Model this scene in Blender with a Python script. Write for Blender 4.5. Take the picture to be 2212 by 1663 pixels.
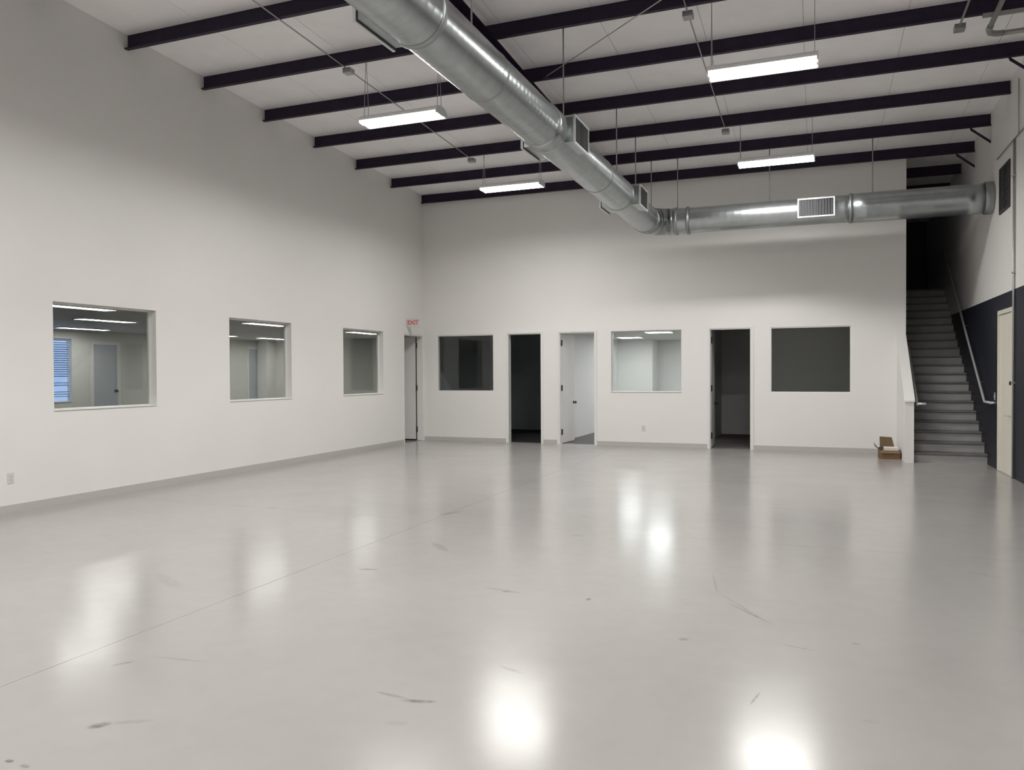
import bpy, math, random
from mathutils import Matrix, Vector
random.seed(7)
for o in list(bpy.data.objects): bpy.data.objects.remove(o)
SC = bpy.context.scene
COL = SC.collection

# ------------------------------------------------------------------ camera, world, exposure
CX, CY, CZ = 8.6306, -16.4386, 1.5827
YAW, PITCH, ROLL, FPX = math.radians(21.2697), math.radians(-0.8924), math.radians(-0.3019), 1684.21
fwd = Vector((-math.sin(YAW)*math.cos(PITCH), math.cos(YAW)*math.cos(PITCH), math.sin(PITCH)))
rgt = Vector((math.cos(YAW), math.sin(YAW), 0.0))
upv = rgt.cross(fwd)
r2 = rgt*math.cos(ROLL) + upv*math.sin(ROLL)
u2 = -rgt*math.sin(ROLL) + upv*math.cos(ROLL)
cd = bpy.data.cameras.new('camera')
cd.sensor_fit = 'HORIZONTAL'; cd.sensor_width = 36.0; cd.lens = FPX/2212*36.0
cd.clip_start = 0.05; cd.clip_end = 200
cam = bpy.data.objects.new('camera', cd); COL.objects.link(cam)
cam.matrix_world = Matrix(((r2.x, u2.x, -fwd.x, CX), (r2.y, u2.y, -fwd.y, CY), (r2.z, u2.z, -fwd.z, CZ), (0, 0, 0, 1)))
SC.camera = cam

wd = bpy.data.worlds.new('sky'); SC.world = wd; wd.use_nodes = True
bg = wd.node_tree.nodes['Background']
bg.inputs[0].default_value = (0.42, 0.60, 1.0, 1); bg.inputs[1].default_value = 0.95

SC.view_settings.view_transform = 'Standard'
SC.view_settings.look = 'None'
SC.view_settings.gamma = 1.0
SC.view_settings.use_curve_mapping = False
SC.view_settings.exposure = 0.17
HALL_LIGHT = 14.0       # radiance of the hall fixtures' glowing lenses
HALL_WATTS = 80.0       # downward light of each hall fixture
HALL_SPREAD = 168.0     # beam angle of the prismatic lenses
ROOM_LIGHT = 21.0        # radiance of the troffers in the side room
OFFICE_LIGHT = 32.0     # radiance of the troffers in the lit office
SC.cycles.use_light_tree = False
SC.cycles.max_bounces = 8
SC.cycles.diffuse_bounces = 5
SC.cycles.glossy_bounces = 3
SC.cycles.transparent_max_bounces = 8

# ------------------------------------------------------------------ dimensions
W = 11.333                     # right wall
ZP, SY = 5.561, -0.0454        # underside of purlins at the back wall, fall of the roof
PH = 0.203                     # purlin height
YF = -27.0                     # wall behind the camera
YS = 6.5                       # far end of the stairwell
XE = 10.2235                   # right end of the back wall
WT = 0.15
def zroof(y): return ZP + SY*y          # underside of purlins
def zdeck(y): return ZP + PH + SY*y     # underside of the roof panels

# ------------------------------------------------------------------ materials
def mat(name, col, rough=0.6, metal=0.0, spec=0.5, noise=0.0, nscale=4.0, bump=0.0, bscale=60.0, emit=None, estr=0.0):
    m = bpy.data.materials.new(name); m.use_nodes = True
    nt = m.node_tree; b = nt.nodes['Principled BSDF']
    b.inputs['Base Color'].default_value = (*col, 1)
    b.inputs['Roughness'].default_value = rough
    b.inputs['Metallic'].default_value = metal
    b.inputs['Specular IOR Level'].default_value = spec
    tc = nt.nodes.new('ShaderNodeTexCoord')
    if noise > 0:
        n = nt.nodes.new('ShaderNodeTexNoise'); n.inputs['Scale'].default_value = nscale; n.inputs['Detail'].default_value = 5
        nt.links.new(tc.outputs['Object'], n.inputs['Vector'])
        mr = nt.nodes.new('ShaderNodeMapRange')
        mr.inputs[1].default_value = 0.3; mr.inputs[2].default_value = 0.7
        mr.inputs[3].default_value = 1-noise; mr.inputs[4].default_value = 1+noise
        nt.links.new(n.outputs['Fac'], mr.inputs[0])
        vm = nt.nodes.new('ShaderNodeVectorMath'); vm.operation = 'SCALE'
        vm.inputs[0].default_value = col
        nt.links.new(mr.outputs[0], vm.inputs['Scale'])
        nt.links.new(vm.outputs[0], b.inputs['Base Color'])
    if bump > 0:
        n = nt.nodes.new('ShaderNodeTexNoise'); n.inputs['Scale'].default_value = bscale; n.inputs['Detail'].default_value = 3
        nt.links.new(tc.outputs['Object'], n.inputs['Vector'])
        bp = nt.nodes.new('ShaderNodeBump'); bp.inputs['Strength'].default_value = bump; bp.inputs['Distance'].default_value = 0.01
        nt.links.new(n.outputs['Fac'], bp.inputs['Height'])
        nt.links.new(bp.outputs['Normal'], b.inputs['Normal'])
    if emit:
        b.inputs['Emission Color'].default_value = (*emit, 1)
        b.inputs['Emission Strength'].default_value = estr
    return m

M = {}
M['wall'] = mat('white_wall_paint', (0.76, 0.746, 0.722), 0.55, noise=0.012, nscale=1.2, bump=0.03, bscale=120)
M['office_wall'] = mat('office_wall_paint', (0.62, 0.62, 0.60), 0.7, noise=0.01)
M['dark_office_wall'] = mat('blue_grey_office_paint', (0.30, 0.33, 0.35), 0.7)  # office wall darkened, dimness of the unlit room put into the colour
M['room_wall'] = mat('side_room_wall_paint', (0.64, 0.64, 0.61), 0.7, noise=0.01)
M['deck'] = mat('white_roof_facing', (0.92, 0.90, 0.90), 0.55, noise=0.03, nscale=2.5, bump=0.12, bscale=9)
M['seam'] = mat('roof_seam', (0.42, 0.41, 0.40), 0.7)
M['purlin'] = mat('purple_primer', (0.018, 0.009, 0.028), 0.5, spec=0.3, noise=0.25, nscale=6)
M['navy'] = mat('navy_wall_paint', (0.009, 0.011, 0.021), 0.45, noise=0.05, nscale=2)
M['base'] = mat('grey_vinyl_baseboard', (0.47, 0.455, 0.43), 0.45)
M['trim'] = mat('white_trim_paint', (0.74, 0.735, 0.71), 0.35)
M['door_white'] = mat('white_door_paint', (0.70, 0.685, 0.665), 0.42, noise=0.01)
M['door_cream'] = mat('cream_door_paint', (0.72, 0.69, 0.60), 0.4, noise=0.015)
M['door_blue'] = mat('pale_blue_grey_door', (0.44, 0.48, 0.52), 0.4)  # bluish light falling on the doors is mixed into this colour
M['hinge'] = mat('dark_bronze_hinge', (0.03, 0.028, 0.025), 0.45, 0.6)
M['steel'] = mat('satin_steel', (0.55, 0.56, 0.57), 0.42, 0.35)
M['conduit'] = mat('galvanised_conduit', (0.42, 0.42, 0.42), 0.42, 0.7)
M['pipe'] = mat('grey_painted_pipe', (0.30, 0.30, 0.29), 0.45, 0.3)
M['cable'] = mat('steel_hanger_wire', (0.40, 0.39, 0.40), 0.45, 0.6)
M['duct'] = mat('galvanised_duct', (0.43, 0.46, 0.465), 0.30, 0.95, noise=0.08, nscale=7)
M['duct_band'] = mat('dull_duct_band', (0.34, 0.36, 0.36), 0.45, 0.9, noise=0.08)
M['reg_frame'] = mat('register_frame', (0.66, 0.67, 0.67), 0.4, 0.3)
M['reg_dark'] = mat('register_louver', (0.06, 0.062, 0.065), 0.7, 0.0, spec=0.2)
M['white_metal'] = mat('white_fixture_metal', (0.8, 0.8, 0.8), 0.35)
M['lens'] = mat('lit_hall_lens', (0.9, 0.9, 0.9), 0.5, emit=(1.0, 0.985, 0.96), estr=HALL_LIGHT)
M['room_lens'] = mat('lit_side_room_lens', (0.9, 0.9, 0.9), 0.5, emit=(1.0, 0.97, 0.93), estr=ROOM_LIGHT)
M['office_lens'] = mat('lit_office_lens', (0.9, 0.9, 0.9), 0.5, emit=(0.96, 0.98, 1.0), estr=OFFICE_LIGHT)
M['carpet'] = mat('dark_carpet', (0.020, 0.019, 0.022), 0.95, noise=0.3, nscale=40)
M['carpet_grey'] = mat('grey_carpet', (0.11, 0.10, 0.098), 0.95, noise=0.15, nscale=40)
M['riser'] = mat('grey_stair_riser', (0.36, 0.355, 0.345), 0.6, noise=0.06, nscale=5)
M['tread'] = mat('dark_grey_stair_tread', (0.16, 0.16, 0.158), 0.6, noise=0.08, nscale=6)
M['cardboard'] = mat('brown_cardboard', (0.17, 0.105, 0.05), 0.8, noise=0.12, nscale=9)
M['cardboard_in'] = mat('cardboard_inside', (0.13, 0.09, 0.045), 0.85, noise=0.1, nscale=9)
M['paper'] = mat('white_paper_box', (0.70, 0.64, 0.62), 0.6)
M['sign_white'] = mat('sign_face', (0.62, 0.60, 0.58), 0.4)
M['sign_red'] = mat('sign_red_letters', (0.62, 0.15, 0.15), 0.45)
M['plate'] = mat('wall_plate', (0.62, 0.61, 0.58), 0.35)
M['plate_dark'] = mat('socket_slot', (0.06, 0.06, 0.06), 0.6)
M['plate_grey'] = mat('grey_wall_plate', (0.45, 0.46, 0.48), 0.35, 0.4)
M['blind'] = mat('pale_blind_slat', (0.60, 0.66, 0.78), 0.5)
M['concrete_filler'] = mat('joint_filler', (0.20, 0.19, 0.185), 0.6)
M['roofcore'] = mat('roof_core', (0.3, 0.3, 0.3), 0.8)

# right wall paint: white above, navy dado below (one flat painted line at 2.76 m)
def two_tone():
    m = mat('white_over_navy_paint', (0.7, 0.69, 0.66), 0.5)
    nt = m.node_tree; b = nt.nodes['Principled BSDF']
    g = nt.nodes.new('ShaderNodeNewGeometry'); s = nt.nodes.new('ShaderNodeSeparateXYZ')
    nt.links.new(g.outputs['Position'], s.inputs[0])
    c = nt.nodes.new('ShaderNodeMath'); c.operation = 'GREATER_THAN'; c.inputs[1].default_value = 2.765
    nt.links.new(s.outputs['Z'], c.inputs[0])
    mx = nt.nodes.new('ShaderNodeMix'); mx.data_type = 'RGBA'
    mx.inputs[6].default_value = (0.009, 0.011, 0.021, 1); mx.inputs[7].default_value = (0.76, 0.746, 0.722, 1)
    nt.links.new(c.outputs[0], mx.inputs[0]); nt.links.new(mx.outputs[2], b.inputs['Base Color'])
    return m
M['two_tone'] = two_tone()

def glass(name, tint):
    m = bpy.data.materials.new(name); m.use_nodes = True; nt = m.node_tree; nt.nodes.clear()
    out = nt.nodes.new('ShaderNodeOutputMaterial'); mix = nt.nodes.new('ShaderNodeMixShader')
    tr = nt.nodes.new('ShaderNodeBsdfTransparent'); tr.inputs[0].default_value = (*tint, 1)
    gl = nt.nodes.new('ShaderNodeBsdfGlossy'); gl.inputs['Roughness'].default_value = 0.03
    lw = nt.nodes.new('ShaderNodeLayerWeight'); lw.inputs[0].default_value = 0.5
    pw = nt.nodes.new('ShaderNodeMath'); pw.operation = 'POWER'; pw.inputs[1].default_value = 5.0
    fr = nt.nodes.new('ShaderNodeMath'); fr.operation = 'MULTIPLY_ADD'; fr.inputs[1].default_value = 0.96; fr.inputs[2].default_value = 0.04
    nt.links.new(lw.outputs['Facing'], pw.inputs[0]); nt.links.new(pw.outputs[0], fr.inputs[0])
    nt.links.new(fr.outputs[0], mix.inputs[0]); nt.links.new(tr.outputs[0], mix.inputs[1])
    nt.links.new(gl.outputs[0], mix.inputs[2]); nt.links.new(mix.outputs[0], out.inputs[0])
    return m
M['glass'] = glass('window_glass', (0.93, 0.95, 0.94))
M['glass_clear'] = glass('clear_glass', (0.97, 0.98, 0.98))

# glossy light grey floor coating with its scuffs (x0, y0, x1, y1, half width, darkness)
SCUFFS = [(5.585,-13.895,5.648,-13.822,.022,.9),(5.648,-13.822,5.803,-13.733,.016,.28),(6.6,-13.092,6.783,-13.117,.012,.5),
 (6.77,-13.139,6.925,-13.099,.016,.75),(5.526,-14.23,5.569,-14.23,.010,.9),(5.621,-14.235,5.669,-14.237,.010,.9),
 (5.183,-11.027,5.332,-10.988,.022,.6),(4.707,-8.669,4.864,-8.336,.035,.4),(5.299,-9.941,5.572,-10.205,.04,.35),
 (6.346,-11.167,6.678,-11.225,.016,.30),(6.516,-11.222,6.583,-11.21,.022,.8),(7.139,-11.202,7.172,-11.201,.03,.75),
 (8.008,-10.761,8.356,-11.299,.006,.45),(8.072,-10.951,8.379,-11.32,.008,.6),(7.884,-10.209,7.98,-10.746,.007,.35),
 (8.343,-12.594,8.377,-12.432,.006,.7),(7.873,-11.798,7.933,-11.784,.022,.5),(5.059,-13.301,5.122,-13.204,.012,.5),
 (5.162,-13.114,5.518,-13.071,.012,.22),(8.453,-11.683,8.628,-11.723,.008,.35),(2.548,-8.929,2.73,-8.865,.02,.4),
 (3.78,-11.71,4.226,-11.972,.05,.18),(7.042,-12.56,7.198,-12.62,.016,.28),(8.828,-11.527,8.873,-11.519,.02,.3),
 (6.808,-13.376,6.913,-13.352,.02,.2),(9.729,-9.458,9.919,-9.537,.015,.2),(6.394,-9.17,6.547,-9.183,.03,.22),(8.824,-12.593,8.9,-12.6,.014,.2)]
def floor_mat(SCUFFS, name):
    m = mat(name, (0.6, 0.58, 0.56), 0.2)
    nt = m.node_tree; b = nt.nodes['Principled BSDF']; L = nt.links.new
    g = nt.nodes.new('ShaderNodeNewGeometry')
    def noise(scale, detail, lo, hi, o0, o1, vec=None):
        n = nt.nodes.new('ShaderNodeTexNoise'); n.inputs['Scale'].default_value = scale; n.inputs['Detail'].default_value = detail
        L(vec if vec else g.outputs['Position'], n.inputs['Vector'])
        r = nt.nodes.new('ShaderNodeMapRange'); r.inputs[1].default_value = lo; r.inputs[2].default_value = hi
        r.inputs[3].default_value = o0; r.inputs[4].default_value = o1
        L(n.outputs['Fac'], r.inputs[0]); return r.outputs[0]
    broad = noise(0.55, 4, 0.3, 0.7, 0.955, 1.045)
    fine = noise(7.0, 6, 0.35, 0.65, 0.985, 1.015)
    mul = nt.nodes.new('ShaderNodeMath'); mul.operation = 'MULTIPLY'; L(broad, mul.inputs[0]); L(fine, mul.inputs[1])
    rag = noise(28.0, 4, 0.30, 0.62, 0.25, 1.0)
    prev = None
    for (x0, y0, x1, y1, w, dk) in SCUFFS:
        mp = nt.nodes.new('ShaderNodeMapping'); mp.vector_type = 'TEXTURE'
        mp.inputs['Location'].default_value = ((x0+x1)/2, (y0+y1)/2, 0)
        mp.inputs['Rotation'].default_value = (0, 0, math.atan2(y1-y0, x1-x0))
        mp.inputs['Scale'].default_value = (math.hypot(x1-x0, y1-y0)*0.62, w*1.5, 1)
        L(g.outputs['Position'], mp.inputs['Vector'])
        gr = nt.nodes.new('ShaderNodeTexGradient'); gr.gradient_type = 'SPHERICAL'; L(mp.outputs[0], gr.inputs[0])
        ma = nt.nodes.new('ShaderNodeMath'); ma.operation = 'MULTIPLY'; ma.inputs[1].default_value = dk*1.9; ma.use_clamp = False
        L(gr.outputs['Fac'], ma.inputs[0])
        mn = nt.nodes.new('ShaderNodeMath'); mn.operation = 'MINIMUM'; mn.inputs[1].default_value = dk; L(ma.outputs[0], mn.inputs[0])
        if prev is None: prev = mn.outputs[0]
        else:
            mxn = nt.nodes.new('ShaderNodeMath'); mxn.operation = 'MAXIMUM'; L(prev, mxn.inputs[0]); L(mn.outputs[0], mxn.inputs[1]); prev = mxn.outputs[0]
    sc = nt.nodes.new('ShaderNodeMath'); sc.operation = 'MULTIPLY'; L(prev, sc.inputs[0]); L(rag, sc.inputs[1])
    sc2 = nt.nodes.new('ShaderNodeMath'); sc2.operation = 'MULTIPLY'; sc2.inputs[1].default_value = 0.75; L(sc.outputs[0], sc2.inputs[0]); sc = sc2
    vm = nt.nodes.new('ShaderNodeVectorMath'); vm.operation = 'SCALE'; vm.inputs[0].default_value = (0.345, 0.330, 0.317); L(mul.outputs[0], vm.inputs['Scale'])
    mx = nt.nodes.new('ShaderNodeMix'); mx.data_type = 'RGBA'; mx.inputs[7].default_value = (0.05, 0.048, 0.046, 1)
    L(sc.outputs[0], mx.inputs[0]); L(vm.outputs[0], mx.inputs[6]); L(mx.outputs[2], b.inputs['Base Color'])
    rr = noise(1.6, 5, 0.3, 0.7, 0.17, 0.22); L(rr, b.inputs['Roughness'])
    bn = nt.nodes.new('ShaderNodeTexNoise'); bn.inputs['Scale'].default_value = 5.0; bn.inputs['Detail'].default_value = 3; L(g.outputs['Position'], bn.inputs['Vector'])
    bp = nt.nodes.new('ShaderNodeBump'); bp.inputs['Strength'].default_value = 0.03; bp.inputs['Distance'].default_value = 0.004
    L(bn.outputs['Fac'], bp.inputs['Height']); L(bp.outputs['Normal'], b.inputs['Normal'])
    return m
M['floor_near'] = floor_mat([q for q in SCUFFS if q[1] < -8.95], 'glossy_scuffed_floor_coating')
M['floor_far'] = floor_mat([q for q in SCUFFS if q[1] >= -8.95], 'glossy_floor_coating')

# ------------------------------------------------------------------ mesh helpers
class MB:
    def __init__(s): s.v = []; s.f = []
    def add(s, vs, fs):
        o = len(s.v); s.v += [tuple(v) for v in vs]; s.f += [tuple(i+o for i in f) for f in fs]; return s
    def box(s, x0, x1, y0, y1, z0, z1):
        return s.add([(x0,y0,z0),(x1,y0,z0),(x1,y1,z0),(x0,y1,z0),(x0,y0,z1),(x1,y0,z1),(x1,y1,z1),(x0,y1,z1)],
                     [(0,3,2,1),(4,5,6,7),(0,1,5,4),(1,2,6,5),(2,3,7,6),(3,0,4,7)])
    def bbox(s, x0, x1, y0, y1, z0, z1, c=0.004):
        # box with chamfered vertical and horizontal edges
        vs = []; 
        for (zz, ins) in ((z0, c), (z0+c, 0), (z1-c, 0), (z1, c)):
            vs += [(x0+ins,y0+ins+(c if not ins else 0)*0,zz),(x1-ins,y0+ins,zz),(x1-ins,y1-ins,zz),(x0+ins,y1-ins,zz)]
        fs = [(3,2,1,0),(12,13,14,15)]
        for k in range(3):
            for i in range(4):
                a = k*4+i; b = k*4+(i+1)%4; fs.append((a, b, b+4, a+4))
        return s.add(vs, fs)
    def prism(s, poly, axis, a0, a1):
        # poly in the two other axes (cyclic order), extruded along axis
        n = len(poly)
        def mk(p, a):
            return (a, p[0], p[1]) if axis == 'x' else ((p[0], a, p[1]) if axis == 'y' else (p[0], p[1], a))
        vs = [mk(p, a0) for p in poly] + [mk(p, a1) for p in poly]
        fs = [tuple(range(n))[::-1], tuple(range(n, 2*n))] + [(i, (i+1) % n, n+(i+1) % n, n+i) for i in range(n)]
        return s.add(vs, fs)
    def tube(s, pts, r, n=10, caps=True, radii=None):
        pts = [Vector(p) for p in pts]; o = len(s.v); prev = None
        for i, p in enumerate(pts):
            if i == 0: d = pts[1]-pts[0]
            elif i == len(pts)-1: d = pts[-1]-pts[-2]
            else: d = (pts[i+1]-p).normalized() + (p-pts[i-1]).normalized()
            d.normalize()
            if prev is None:
                a = Vector((0,0,1)) if abs(d.z) < 0.9 else Vector((1,0,0))
                e1 = d.cross(a).normalized()
            else:
                e1 = (prev - d*prev.dot(d)).normalized()
            prev = e1; e2 = d.cross(e1)
            rr = radii[i] if radii else r
            for k in range(n):
                t = 2*math.pi*k/n; s.v.append(tuple(p + e1*(rr*math.cos(t)) + e2*(rr*math.sin(t))))
        for i in range(len(pts)-1):
            for k in range(n):
                s.f.append((o+i*n+k, o+i*n+(k+1) % n, o+(i+1)*n+(k+1) % n, o+(i+1)*n+k))
        if caps:
            s.f.append(tuple(o+k for k in range(n))[::-1]); s.f.append(tuple(o+(len(pts)-1)*n+k for k in range(n)))
        return s
    def mesh(s, name, m, org=(0,0,0), smooth=False):
        me = bpy.data.meshes.new(name)
        me.from_pydata([(x-org[0], y-org[1], z-org[2]) for x, y, z in s.v], [], s.f)
        me.materials.append(m); me.update()
        import bmesh
        bm = bmesh.new(); bm.from_mesh(me); bmesh.ops.recalc_face_normals(bm, faces=bm.faces); bm.to_mesh(me); bm.free()
        if smooth:
            for p in me.polygons: p.use_smooth = len(p.vertices) == 4
        return me

def tag(o, label=None, cat=None, group=None, kind=None):
    if label: o['label'] = label
    if cat: o['category'] = cat
    if group: o['group'] = group
    if kind: o['kind'] = kind
    return o
def single(name, mb, m, org, label=None, cat=None, group=None, kind=None, smooth=False):
    o = bpy.data.objects.new(name, mb.mesh(name, m, org, smooth)); COL.objects.link(o); o.location = org
    return tag(o, label, cat, group, kind)
def thing(name, org, label, cat=None, group=None, kind=None):
    o = bpy.data.objects.new(name, None); COL.objects.link(o); o.location = org; o.empty_display_size = 0.2
    return tag(o, label, cat, group, kind)
def part(name, mb, m, root, parent=None, smooth=False, label=None):
    o = bpy.data.objects.new(name, mb.mesh(name, m, tuple(root.location), smooth)); COL.objects.link(o)
    o.parent = parent or root
    if label: o['label'] = label
    return o
def inst(me, name, root, loc, parent=None, rot=None):
    # instance of shared local mesh data placed at world loc
    o = bpy.data.objects.new(name, me); COL.objects.link(o); o.parent = parent or root
    o.location = Vector(loc) - root.location
    if rot: o.rotation_euler = rot
    return o
def copy_tree(o, parent=None):
    c = o.copy(); COL.objects.link(c); c.parent = parent
    for ch in list(o.children): copy_tree(ch, c)
    return c

def wall_grid(axis, t0, t1, a0, a1, b0, b1, holes, topf=None):
    """wall slab normal to `axis` ('x' or 'y') between t0 and t1, with rectangular holes (a0,a1,b0,b1)"""
    As = sorted({a0, a1, *[h[0] for h in holes], *[h[1] for h in holes]}); As = [a for a in As if a0 <= a <= a1]
    Bs = sorted({b0, b1, *[h[2] for h in holes], *[h[3] for h in holes]}); Bs = [b for b in Bs if b0 <= b <= b1]
    mb = MB(); vid = {}
    def V(t, i, j):
        k = (t, i, j)
        if k not in vid:
            z = Bs[j]
            if topf and j == len(Bs)-1: z = topf(As[i])
            vid[k] = len(mb.v)
            T = t1 if t else t0
            mb.v.append((T, As[i], z) if axis == 'x' else (As[i], T, z))
        return vid[k]
    nA, nB = len(As)-1, len(Bs)-1
    def solid(i, j):
        if i < 0 or j < 0 or i >= nA or j >= nB: return False
        ca, cb = (As[i]+As[i+1])/2, (Bs[j]+Bs[j+1])/2
        return not any(h[0] < ca < h[1] and h[2] < cb < h[3] for h in holes)
    for i in range(nA):
        for j in range(nB):
            if not solid(i, j): continue
            for t in (0, 1): mb.f.append((V(t,i,j), V(t,i+1,j), V(t,i+1,j+1), V(t,i,j+1)))
            if not solid(i-1, j): mb.f.append((V(0,i,j), V(1,i,j), V(1,i,j+1), V(0,i,j+1)))
            if not solid(i+1, j): mb.f.append((V(0,i+1,j), V(1,i+1,j), V(1,i+1,j+1), V(0,i+1,j+1)))
            if not solid(i, j-1): mb.f.append((V(0,i,j), V(1,i,j), V(1,i+1,j), V(0,i+1,j)))
            if not solid(i, j+1): mb.f.append((V(0,i,j+1), V(1,i,j+1), V(1,i+1,j+1), V(0,i+1,j+1)))
    return mb

# ------------------------------------------------------------------ openings
LWIN = [(-9.624, -8.037), (-6.566, -5.0015), (-3.380, -1.862)]; LZ0, LZ1 = 1.150, 2.4825
BWIN = [(0.344, 1.786), (4.525, 6.0255), (7.787, 9.276)]; BZ0, BZ1 = 1.158, 2.466
BDOOR = [(2.1255, 2.9384), (3.345, 4.166), (6.595, 7.419)]; DZ = 2.466
LDOOR = (-0.965, -0.045)
RDOOR = (-3.135, -2.150); RDZ = 2.505

S = 'structure'
# ------------------------------------------------------------------ floor
fl = single('floor', MB().box(-0.15, W+0.15, YF-0.15, 0.15, -0.14, -0.004), M['concrete_filler'], (5.6, -13, -0.14), kind=S,
            label='glossy light grey coated concrete floor of the hall')
JX, JY, JG = 4.77, -8.93, 0.0018
for (x0, x1) in ((0.0, JX-JG), (JX+JG, W)):
    for (y0, y1) in ((YF, JY-JG), (JY+JG, 0.0)):
        yy = y1 if y1 < 0 else 0.15
        part('floor_slab', MB().box(x0, x1, y0, yy, -0.004, 0.0), M['floor_near' if y0 < JY-1 else 'floor_far'], fl)
# floors of the rooms beyond
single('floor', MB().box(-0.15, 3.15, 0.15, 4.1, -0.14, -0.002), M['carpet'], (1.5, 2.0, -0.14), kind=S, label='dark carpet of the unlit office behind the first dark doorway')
single('floor', MB().box(3.15, 6.35, 0.15, 7.1, -0.14, -0.002), M['carpet_grey'], (4.7, 3.5, -0.14), kind=S, label='grey carpet of the lit office')
single('floor', MB().box(6.35, 10.06, 0.15, 4.1, -0.14, -0.002), M['carpet_grey'], (8.2, 2.0, -0.14), kind=S, label='grey floor of the unlit office beside the stairs')
single('floor', MB().box(-7.15, -0.15, -12.1, 3.1, -0.14, -0.002), M['carpet_grey'], (-3.6, -4.5, -0.14), kind=S, label='grey carpet of the side room beyond the left windows')

# ------------------------------------------------------------------ ceiling: sloped roof with long facing strips
def slope_box(x0, x1, y0, y1, d0, d1):
    z = zdeck
    return MB().add([(x0,y0,z(y0)+d0),(x1,y0,z(y0)+d0),(x1,y1,z(y1)+d0),(x0,y1,z(y1)+d0),(x0,y0,z(y0)+d1),(x1,y0,z(y0)+d1),(x1,y1,z(y1)+d1),(x0,y1,z(y1)+d1)],
                    [(0,3,2,1),(4,5,6,7),(0,1,5,4),(1,2,6,5),(2,3,7,6),(3,0,4,7)])
ce = single('ceiling', slope_box(-0.2, W+0.2, YF-0.2, YS+0.2, 0.012, 0.2), M['seam'], (5.6, -10, 6.0), kind=S, label='sloping white roof deck above the purlins')
PWID = 1.212; k = 0
while k*PWID < W:
    x0, x1 = k*PWID+0.003, min((k+1)*PWID-0.003, W)
    part('ceiling_panel', slope_box(x0, x1, YF, YS, 0.0, 0.012), M['deck'], ce)
    k += 1

# ------------------------------------------------------------------ walls
holesL = [(a, b, LZ0, LZ1) for a, b in LWIN] + [(LDOOR[0], LDOOR[1], 0.0, DZ)]
single('wall_left', wall_grid('x', -WT, 0.0, YF-0.15, 0.15, 0.0, 5.6, holesL, lambda y: zdeck(y)+0.006), M['wall'], (0, -13, 0), kind=S,
       label='tall white painted left wall with three windows')
holesB = [(a, b, BZ0, BZ1) for a, b in BWIN] + [(a, b, 0.0, DZ) for a, b in BDOOR]
single('wall_back', wall_grid('y', 0.0, WT, 0.0, XE, 0.0, zdeck(0.15)+0.004, holesB), M['wall'], (5, 0, 0), kind=S,
       label='tall white back wall with doors and windows of the offices')
single('wall_right', wall_grid('x', W, W+WT, YF-0.15, YS+0.15, 0.0, 5.3, [(RDOOR[0], RDOOR[1], 0.0, RDZ)], lambda y: zdeck(y)+0.006), M['two_tone'], (W, -10, 0), kind=S,
       label='right wall painted white above a navy blue dado')
single('wall_front', wall_grid('y', YF-0.15, YF, 0.0, W, 0.0, zdeck(YF)+0.004, []), M['wall'], (5.6, YF, 0), kind=S, label='white wall behind the viewer')
# stairwell
single('wall_stair_side', wall_grid('x', 10.06, XE, 0.15, YS, 0.0, 5.3, [], lambda y: zdeck(y)+0.004), M['navy'], (10.15, 3, 0), kind=S, label='dark side wall of the stairwell')
single('wall_stair_end', wall_grid('y', YS, YS+0.15, 10.06, W, 0.0, zdeck(YS)+0.004, []), M['navy'], (10.7, YS, 0), kind=S, label='navy wall at the head of the stairs')
# sloping half wall beside the lowest steps
kw = MB().prism([(-1.5, 0.0), (0.0, 0.0), (0.0, 2.27), (-1.5, 1.045)], 'x', 10.068, 10.205)
kwo = single('wall_stair_half', kw, M['wall'], (10.13, -0.75, 0), kind=S, label='white half wall with sloping top beside the stairs')
cap = MB().prism([(-1.525, 1.045), (0.0, 2.29), (0.0, 2.315), (-1.525, 1.072)], 'x', 10.055, 10.218)
part('cap_board', cap, M['trim'], kwo)

# office shells behind the back wall
single('wall_office', MB().box(3.10, 3.20, 0.15, 7.1, 0, 2.9), M['office_wall'], (3.15, 3, 0), kind=S, label='partition between the first two offices')
single('wall_office', MB().box(6.30, 6.40, 0.15, 7.1, 0, 2.9), M['office_wall'], (6.35, 3, 0), kind=S, label='partition between the last two offices')
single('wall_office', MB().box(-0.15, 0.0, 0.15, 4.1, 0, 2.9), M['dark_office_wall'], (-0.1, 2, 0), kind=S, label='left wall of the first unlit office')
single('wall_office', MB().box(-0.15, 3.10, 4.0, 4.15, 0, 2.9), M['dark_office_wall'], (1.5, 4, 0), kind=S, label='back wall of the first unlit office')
single('wall_office', MB().box(3.20, 6.30, 7.0, 7.15, 0, 2.9), M['office_wall'], (4.7, 7, 0), kind=S, label='back wall of the lit office')
single('wall_office', MB().box(3.20, 4.22, 6.15, 7.0, 0, 2.54), M['office_wall'], (3.7, 6.5, 0), kind=S, label='projecting wall in the lit office seen through its window')
single('wall_office', MB().box(6.40, 10.06, 4.0, 4.15, 0, 2.9), M['office_wall'], (8.2, 4, 0), kind=S, label='back wall of the unlit office beside the stairs')
single('ceiling', MB().box(-0.15, 3.10, 0.15, 4.15, 2.78, 2.9), M['office_wall'], (1.5, 2, 2.78), kind=S, label='ceiling of the first unlit office')
single('ceiling', MB().box(3.20, 6.30, 0.15, 7.15, 2.54, 2.9), M['office_wall'], (4.7, 3.5, 2.54), kind=S, label='low ceiling of the lit office')
single('ceiling', MB().box(6.40, 10.06, 0.15, 4.15, 2.78, 2.9), M['office_wall'], (8.2, 2, 2.78), kind=S, label='ceiling of the unlit office beside the stairs')
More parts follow.
